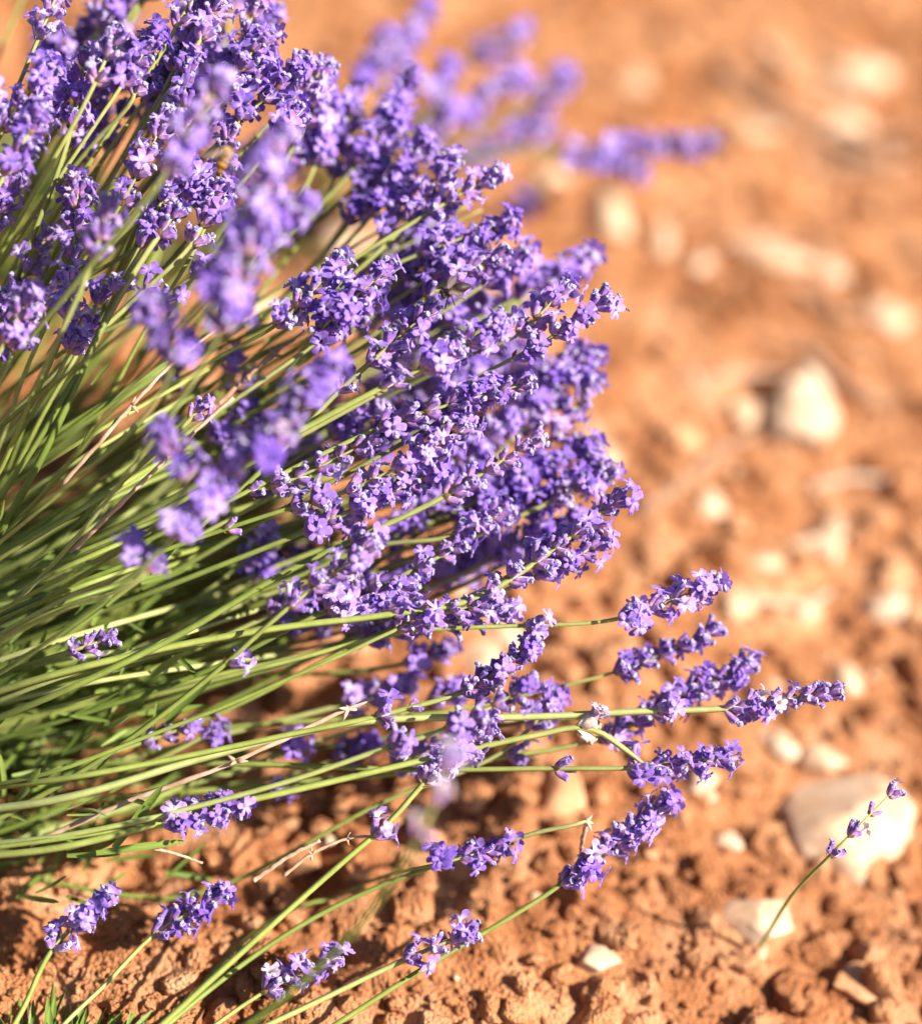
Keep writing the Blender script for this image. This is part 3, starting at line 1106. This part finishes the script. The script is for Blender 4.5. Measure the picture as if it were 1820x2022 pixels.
LEAF = [leaf_mesh(i).mesh('leaf', [M['leaf']]) for i in range(6)]
leaf_spec = []
for (x0, y0, x1, y1, d) in [(132, 1600, 205, 1578, 0), (132, 1610, 190, 1611, 0), (225, 1675, 325, 1545, .0), (132, 1678, 215, 1655, 0),
                            (190, 1685, 365, 1660, 0), (132, 1490, 190, 1455, .0), (132, 1690, 240, 1685, .01), (150, 1410, 250, 1375, .02),
                            (330, 1420, 420, 1340, .02), (270, 1410, 415, 1395, .03), (155, 1195, 225, 1180, .0), (140, 1240, 230, 1185, .01),
                            (132, 1240, 205, 1160, .02), (150, 900, 180, 850, .0), (180, 760, 220, 715, .0), (132, 1660, 180, 1670, .0)]:
    leaf_spec.append((x0, y0, x1, y1, d, d))
for i in range(230):
    x, y = rng.uniform(-80, 330), rng.uniform(1080, 1780)
    if x > 200 and y > 1600 and rng.random() < .7:
        continue
    a = R(rng.gauss(-28, 26))
    L = rng.uniform(50, 120)
    d = rng.uniform(.02, .09)
    leaf_spec.append((x, y, x + L * math.cos(a), y + L * math.sin(a), d, d + rng.uniform(-.04, .03)))
mainb = GB['main']
for i, (x0, y0, x1, y1, d0, d1) in enumerate(leaf_spec[:240]):
    a = at(x0, y0, min(FOC + d0, ground_depth(x0, y0) - .01))
    b = at(x1, y1, min(FOC + d1, ground_depth(x1, y1) - .01))
    L = (b - a).length
    y = (b - a).normalized()
    z = Vector((rng.gauss(0, .5), rng.gauss(-.5, .5), 1))
    z = (z - y * z.dot(y)).normalized()
    x = y.cross(z)
    Mx = Matrix((x, y, z)).transposed().to_4x4()
    o = bpy.data.objects.new('leaf', LEAF[i % 6])
    COL.objects.link(o)
    o.parent = mainb
    o.matrix_local = Matrix.Translation(a - mainb.location) @ Mx @ Matrix.Scale(L, 4)


def foliage(bush, n, spread, hgt, seed):
    """dense narrow leaves round the woody crown: too many to pick apart"""
    r = random.Random(seed)
    lv = [leaf_mesh(50 + i) for i in range(4)]
    mb = MB()
    for i in range(n):
        a = r.uniform(0, 2 * math.pi)
        q = math.sqrt(r.random())
        o = Vector((math.cos(a) * spread * q, math.sin(a) * spread * q, r.uniform(0.0, hgt * (1.1 - q))))
        y = Vector((math.cos(a) * q + r.gauss(0, .4), math.sin(a) * q + r.gauss(0, .4), r.uniform(.2, 1.2))).normalized()
        z = Vector((r.gauss(0, 1), r.gauss(0, 1), r.gauss(0, 1)))
        z = (z - y * z.dot(y)).normalized()
        Mx = Matrix((y.cross(z), y, z)).transposed() * r.uniform(.025, .045)
        s = lv[i % 4]
        mb.add([Mx @ Vector(v) + o for v in s.v], s.f, 0, s.c)
    o = mesh_obj('foliage', mb.mesh('foliage', [M['leaf']]), None, bush)
    o['kind'] = 'stuff'
    for i in range(9):
        a = r.uniform(0, 2 * math.pi)
        e = Vector((math.cos(a) * spread * .7, math.sin(a) * spread * .7, hgt * r.uniform(.4, .8)))
        m_ = e * .5 + Vector((r.uniform(-.01, .01), r.uniform(-.01, .01), .012))
        mb2 = MB()
        pts = [Vector(c) for c in catmull([(0, 0, -.01), tuple(m_), tuple(e)], 10)]
        tube(mb2, pts, [.006 * (1 - .6 * k_ / 9) for k_ in range(10)], 7)
        mesh_obj('branch', mb2.mesh('branch', [M['wood']]), None, bush)


foliage(GB['main'], 1500, .13, .10, 1)
foliage(GB['back'], 700, .10, .10, 2)
foliage(GB['front'], 700, .06, .05, 3)

# ------------------------------------------------------------------ dry straws and sticks
def straw(name, pts, ds, rad, label, cat, mat='straw', knots=(), ground=False, group=None):
    ctrl = []
    for i, (x, y) in enumerate(pts):
        d = ds[min(i, len(ds) - 1)]
        ctrl.append((x, y, (ground_depth(x, y) - d) if ground else FOC + d))
    P = [at(*c) for c in catmull(ctrl, 28)]
    o0 = P[0].copy()
    r = random.Random(len(pts) * 77 + int(pts[0][0]))
    Q = [p - o0 + Vector((r.gauss(0, 1), r.gauss(0, 1), r.gauss(0, 1))) * rad * .12 for p in P]
    mb = MB()
    tube(mb, Q, [rad * (1.1 - .35 * i / 27) * (1 + .12 * math.sin(i * 1.7)) for i in range(28)], 7)
    root = mesh_obj(name, mb.mesh(name, [M[mat]]), None, None, o0)
    tag(root, label, cat, group)
    for kf in knots:
        i = int(kf * 27)
        mk = MB()
        c = Q[i]
        tg = (Q[min(27, i + 1)] - Q[max(0, i - 1)]).normalized()
        for j in range(5):
            dv = (tg * r.uniform(.2, 1) + Vector((r.gauss(0, .7), r.gauss(0, .7), r.gauss(0, .7)))).normalized()
            tube(mk, [c, c + dv * rad * 2.5, c + dv * rad * 4.5], [rad * .9, rad * .7, rad * .15], 5)
        mesh_obj('knot', mk.mesh('knot', [M[mat]]), None, root)
    return root


straw('dry_stalk', [(60, 1668), (232, 1592), (457, 1507), (674, 1406), (737, 1378)], [.02, .01, .0, .0], .0014, 'pale dry straw crossing low green stems toward the open soil', 'straw', knots=(.62, .93))
straw('dry_stalk', [(120, 960), (210, 858), (268, 792), (343, 716), (430, 648)], [.01, .0], .0011, 'thin brown dry straw rising behind the small blurred near spike', 'straw', knots=(.5,))
straw('dry_stalk', [(140, 1090), (202, 1030), (313, 921), (415, 825), (462, 785)], [.01, .0], .0012, 'pinkish dry straw passing behind the large blurred near spike', 'straw')
straw('dry_stalk', [(430, 800), (500, 733), (598, 655)], [.03, .03], .0012, 'fuzzy dry straw lying in the gap over orange soil', 'straw', knots=(.4, .7))
straw('dry_stalk', [(500, 1740), (570, 1692), (632, 1660)], [.0], .0012, 'short snapped dry straw over brown clods', 'straw')
straw('dry_stalk', [(560, 1730), (610, 1690), (690, 1656), (745, 1650)], [.0], .0009, 'thin knotted dry twig touching a single lavender whorl', 'straw', knots=(.35, .72))
straw('dry_stalk', [(280, 1672), (330, 1682), (400, 1705)], [.01], .0008, 'fine dry straw under the low narrow leaves', 'straw')
straw('dry_stalk', [(1160, 1619), (1152, 1650), (1143, 1740)], [.0, .01, .03], .0012, 'bent dry straw hanging from the snapped green stalk tip', 'straw', knots=(.05,))
straw('stick', [(1265, 1010), (1340, 960), (1420, 895), (1490, 850)], [.006], .0042, 'long grey weathered stick on open soil', 'stick', 'stick', ground=True)
straw('stick', [(1395, 748), (1470, 738), (1560, 740)], [.005], .0026, 'thin pale stick lying flat above the small round pebble', 'stick', 'straw', ground=True)
straw('stick', [(1362, 735), (1390, 780), (1415, 812)], [.005], .0026, 'short pale stick pointing at the small round pebble', 'stick', 'straw', ground=True)
straw('stick', [(1470, 1178), (1530, 1190), (1600, 1190), (1640, 1170)], [.005], .0026, 'curved pale dry stem near the small flat cream stone', 'stick', 'straw', ground=True)
straw('stick', [(1560, 1080), (1610, 1065), (1680, 1050)], [.006], .003, 'pale stick resting against the forked pinkish stone', 'stick', 'straw', ground=True)
straw('stick', [(1590, 690), (1650, 745), (1740, 800)], [.008], .0045, 'dark bent stick behind the big blocky limestone', 'stick', 'stick', ground=True)
straw('stick', [(1420, 130), (1500, 200), (1620, 260), (1760, 330)], [.01], .006, 'thick dark stick across the far soil', 'stick', 'stick', ground=True)
straw('stick', [(1500, 90), (1580, 150), (1700, 190)], [.01], .007, 'dark rotting stick lying beyond the thick dark one', 'stick', 'stick', ground=True)
straw('stick', [(1640, 230), (1720, 270), (1800, 260)], [.008], .004, 'short brown stick between two pale far stones', 'stick', 'stick', ground=True)
straw('stick', [(1560, 560), (1660, 620), (1760, 600)], [.008], .0035, 'crooked brown stick past the round pinkish pebble', 'stick', 'stick', ground=True)
straw('stick', [(1560, 300), (1640, 330), (1790, 310)], [.008], .004, 'grey dry stick under the thick dark one', 'stick', 'stick', ground=True)
straw('stick', [(1600, 960), (1680, 945), (1790, 950)], [.005], .003, 'straight pale stick on soil past the grey weathered one', 'stick', 'straw', ground=True)
straw('stick', [(1420, 480), (1520, 470), (1640, 500)], [.01], .002, 'thin dry stem lying over the long flat stone', 'stick', 'straw', ground=True)

# torn pale whorl at the kink of the snapped stalk
# ------------------------------------------------------------------ insects
def ell(mb, c, Q, s, mi=0, rough=0.0, seed=0):
    off = Vector((seed * 3.3, seed, 0))
    vs_ = []
    for v in ICO3:
        p = Vector(v)
        q = 1 + rough * noise.noise(p * 7 + off)
        vs_.append(c + Q @ Vector((p.x * s[0] * q, p.y * s[1] * q, p.z * s[2] * q)))
    mb.add(vs_, ICO3F, mi)


def bee_mats():
    m, t, bs, L = new_mat('bee_abdomen')
    tc = nd(t, 'ShaderNodeTexCoord')
    wv = nd(t, 'ShaderNodeTexWave', Scale=130.0, Distortion=1.0, Detail=1.0)
    wv.bands_direction = 'Y'
    L(tc.outputs['Object'], wv.inputs['Vector'])
    r = ramp(t, [(0.35, (0.05, 0.024, 0.008)), (0.7, (0.46, 0.22, 0.04))])
    L(wv.outputs[0], r.inputs[0])
    L(r.outputs[0], bs.inputs['Base Color'])
    bs.inputs['Roughness'].default_value = .45
    M['bee_abd'] = m
    M['bee_fur'] = simple('bee_fur', (0.24, 0.125, 0.035), (0.52, 0.32, 0.11), 900., .9, 1.0, .001, sheen=.8)
    M['bee_dark'] = simple('bee_dark', (0.012, 0.009, 0.007), (0.05, 0.03, 0.02), 500., .5)
    m, t, bs, L = new_mat('bee_wing')
    bs.inputs['Base Color'].default_value = (.55, .42, .36, 1)
    bs.inputs['Roughness'].default_value = .25
    bs.inputs['Alpha'].default_value = .2
    M['wing'] = m


bee_mats()


def bee(px, py, d, ang, label, scale=1.0, name='bee', black=False):
    """body along local +Y (head forward), wings swept back"""
    root = empty(name, at(px, py, FOC + d))
    y = (X * math.cos(ang) + U * math.sin(ang)).normalized()
    z = (-F * 0.8 + U * .2)
    z = (z - y * z.dot(y)).normalized()
    root.matrix_world = Matrix.Translation(at(px, py, FOC + d)) @ Matrix((y.cross(z), y, z)).transposed().to_4x4() @ Matrix.Scale(scale, 4)
    tag(root, label, 'bee' if name == 'bee' else 'fly')
    I = Matrix.Identity(3)
    dark = black or name != 'bee'
    mb = MB()
    n, rg = 14, 12
    vs_, fs = [], []
    for i in range(rg):
        t = i / (rg - 1)
        rr = .0021 * math.sin(math.pi * (0.12 + .86 * t) ** .8) ** .7 * (1 + .05 * math.sin(t * 34))
        for k_ in range(n):
            a = 2 * math.pi * k_ / n
            vs_.append((rr * math.cos(a), -.0012 - .0068 * t, rr * .9 * math.sin(a) - .0016 * t * t))
    fs = [(i * n + k_, i * n + (k_ + 1) % n, (i + 1) * n + (k_ + 1) % n, (i + 1) * n + k_) for i in range(rg - 1) for k_ in range(n)]
    fs += [tuple(range(n)), tuple((rg - 1) * n + k_ for k_ in range(n))]
    mb.add(vs_, fs)
    mesh_obj('abdomen', mb.mesh('abdomen', [M['bee_dark' if dark else 'bee_abd']]), None, root)
    mb = MB(); ell(mb, Vector((0, .0008, .0002)), I, (.0020, .0022, .0019), 0, .16, 3)
    if not dark:
        r = random.Random(4)
        for i in range(260):          # fur
            v = Vector((r.gauss(0, 1), r.gauss(0, 1), r.gauss(0, 1))).normalized()
            b = Vector((v.x * .0020, v.y * .0022 + .0008, v.z * .0019 + .0002))
            s_ = v.cross(Vector((r.gauss(0, 1), r.gauss(0, 1), r.gauss(0, 1)))).normalized() * .00008
            mb.add([b - s_, b + s_, b + v * .0009], [(0, 1, 2)])
    mesh_obj('thorax', mb.mesh('thorax', [M['bee_dark' if dark else 'bee_fur']]), None, root)
    mb = MB(); ell(mb, Vector((0, .0036, -.0004)), I, (.0016, .0011, .0014), 0, .1, 5)
    hd = mesh_obj('head', mb.mesh('head', [M['bee_dark']]), None, root)
    for s_ in (-1, 1):
        mb = MB(); ell(mb, Vector((s_ * .0013, .0038, -.0001)), I, (.0006, .0007, .0011))
        mesh_obj('eye', mb.mesh('eye', [M['bee_dark']]), None, hd)
        mb = MB()
        tube(mb, [Vector((s_ * .0004, .0045, .0003)), Vector((s_ * .0012, .0057, .0008)), Vector((s_ * .002, .0064, 0))], .00013, 5)
        mesh_obj('antenna', mb.mesh('antenna', [M['bee_dark']]), None, hd)
        for L_, wd, sw in ((.0078, .0013, 46), (.0055, .0010, 30)):
            mb = MB()
            vs_ = []
            nn = 10
            for i in range(nn):
                t = i / (nn - 1)
                h = wd * math.sin(math.pi * min(.97, t * .9 + .05)) ** .6
                a = R(sw)
                for e in (-1, 0, 1):
                    lx, ly = t * L_, e * h
                    vs_.append((s_ * (.0008 + lx * math.sin(a) + ly * math.cos(a) * .9), .0012 - lx * math.cos(a) + ly * math.sin(a), .0020 + .0006 * t + .0001 * e))
            fs = [(i * 3 + j, i * 3 + j + 1, i * 3 + j + 4, i * 3 + j + 3) for i in range(nn - 1) for j in range(2)]
            mb.add(vs_, fs)
            mesh_obj('wing', mb.mesh('wing', [M['wing']]), None, root)
        for yy, sp_ in ((.002, .6), (.0008, 0), (-.0004, -.8)):
            mb = MB()
            tube(mb, [Vector((s_ * .001, yy, -.0012)), Vector((s_ * .0032, yy + sp_ * .002, -.0014)), Vector((s_ * .0040, yy + sp_ * .004, -.0036)), Vector((s_ * .0046, yy + sp_ * .005, -.0048))], [.00035, .0004, .0003, .00012], 6)
            mesh_obj('leg', mb.mesh('leg', [M['bee_dark']]), None, root)
    return root


bee(446, 305, -0.04, R(66), 'striped brown honeybee feeding on a spike between two blurred near heads', 1.35)
bee(892, 574, -0.012, R(200), 'dark bee half hidden among purple heads beside a green stem', 1.25, black=True)
bee(1238, 611, 0.0, R(150), 'tiny dark fly hovering over the open soil', 0.2, 'fly')
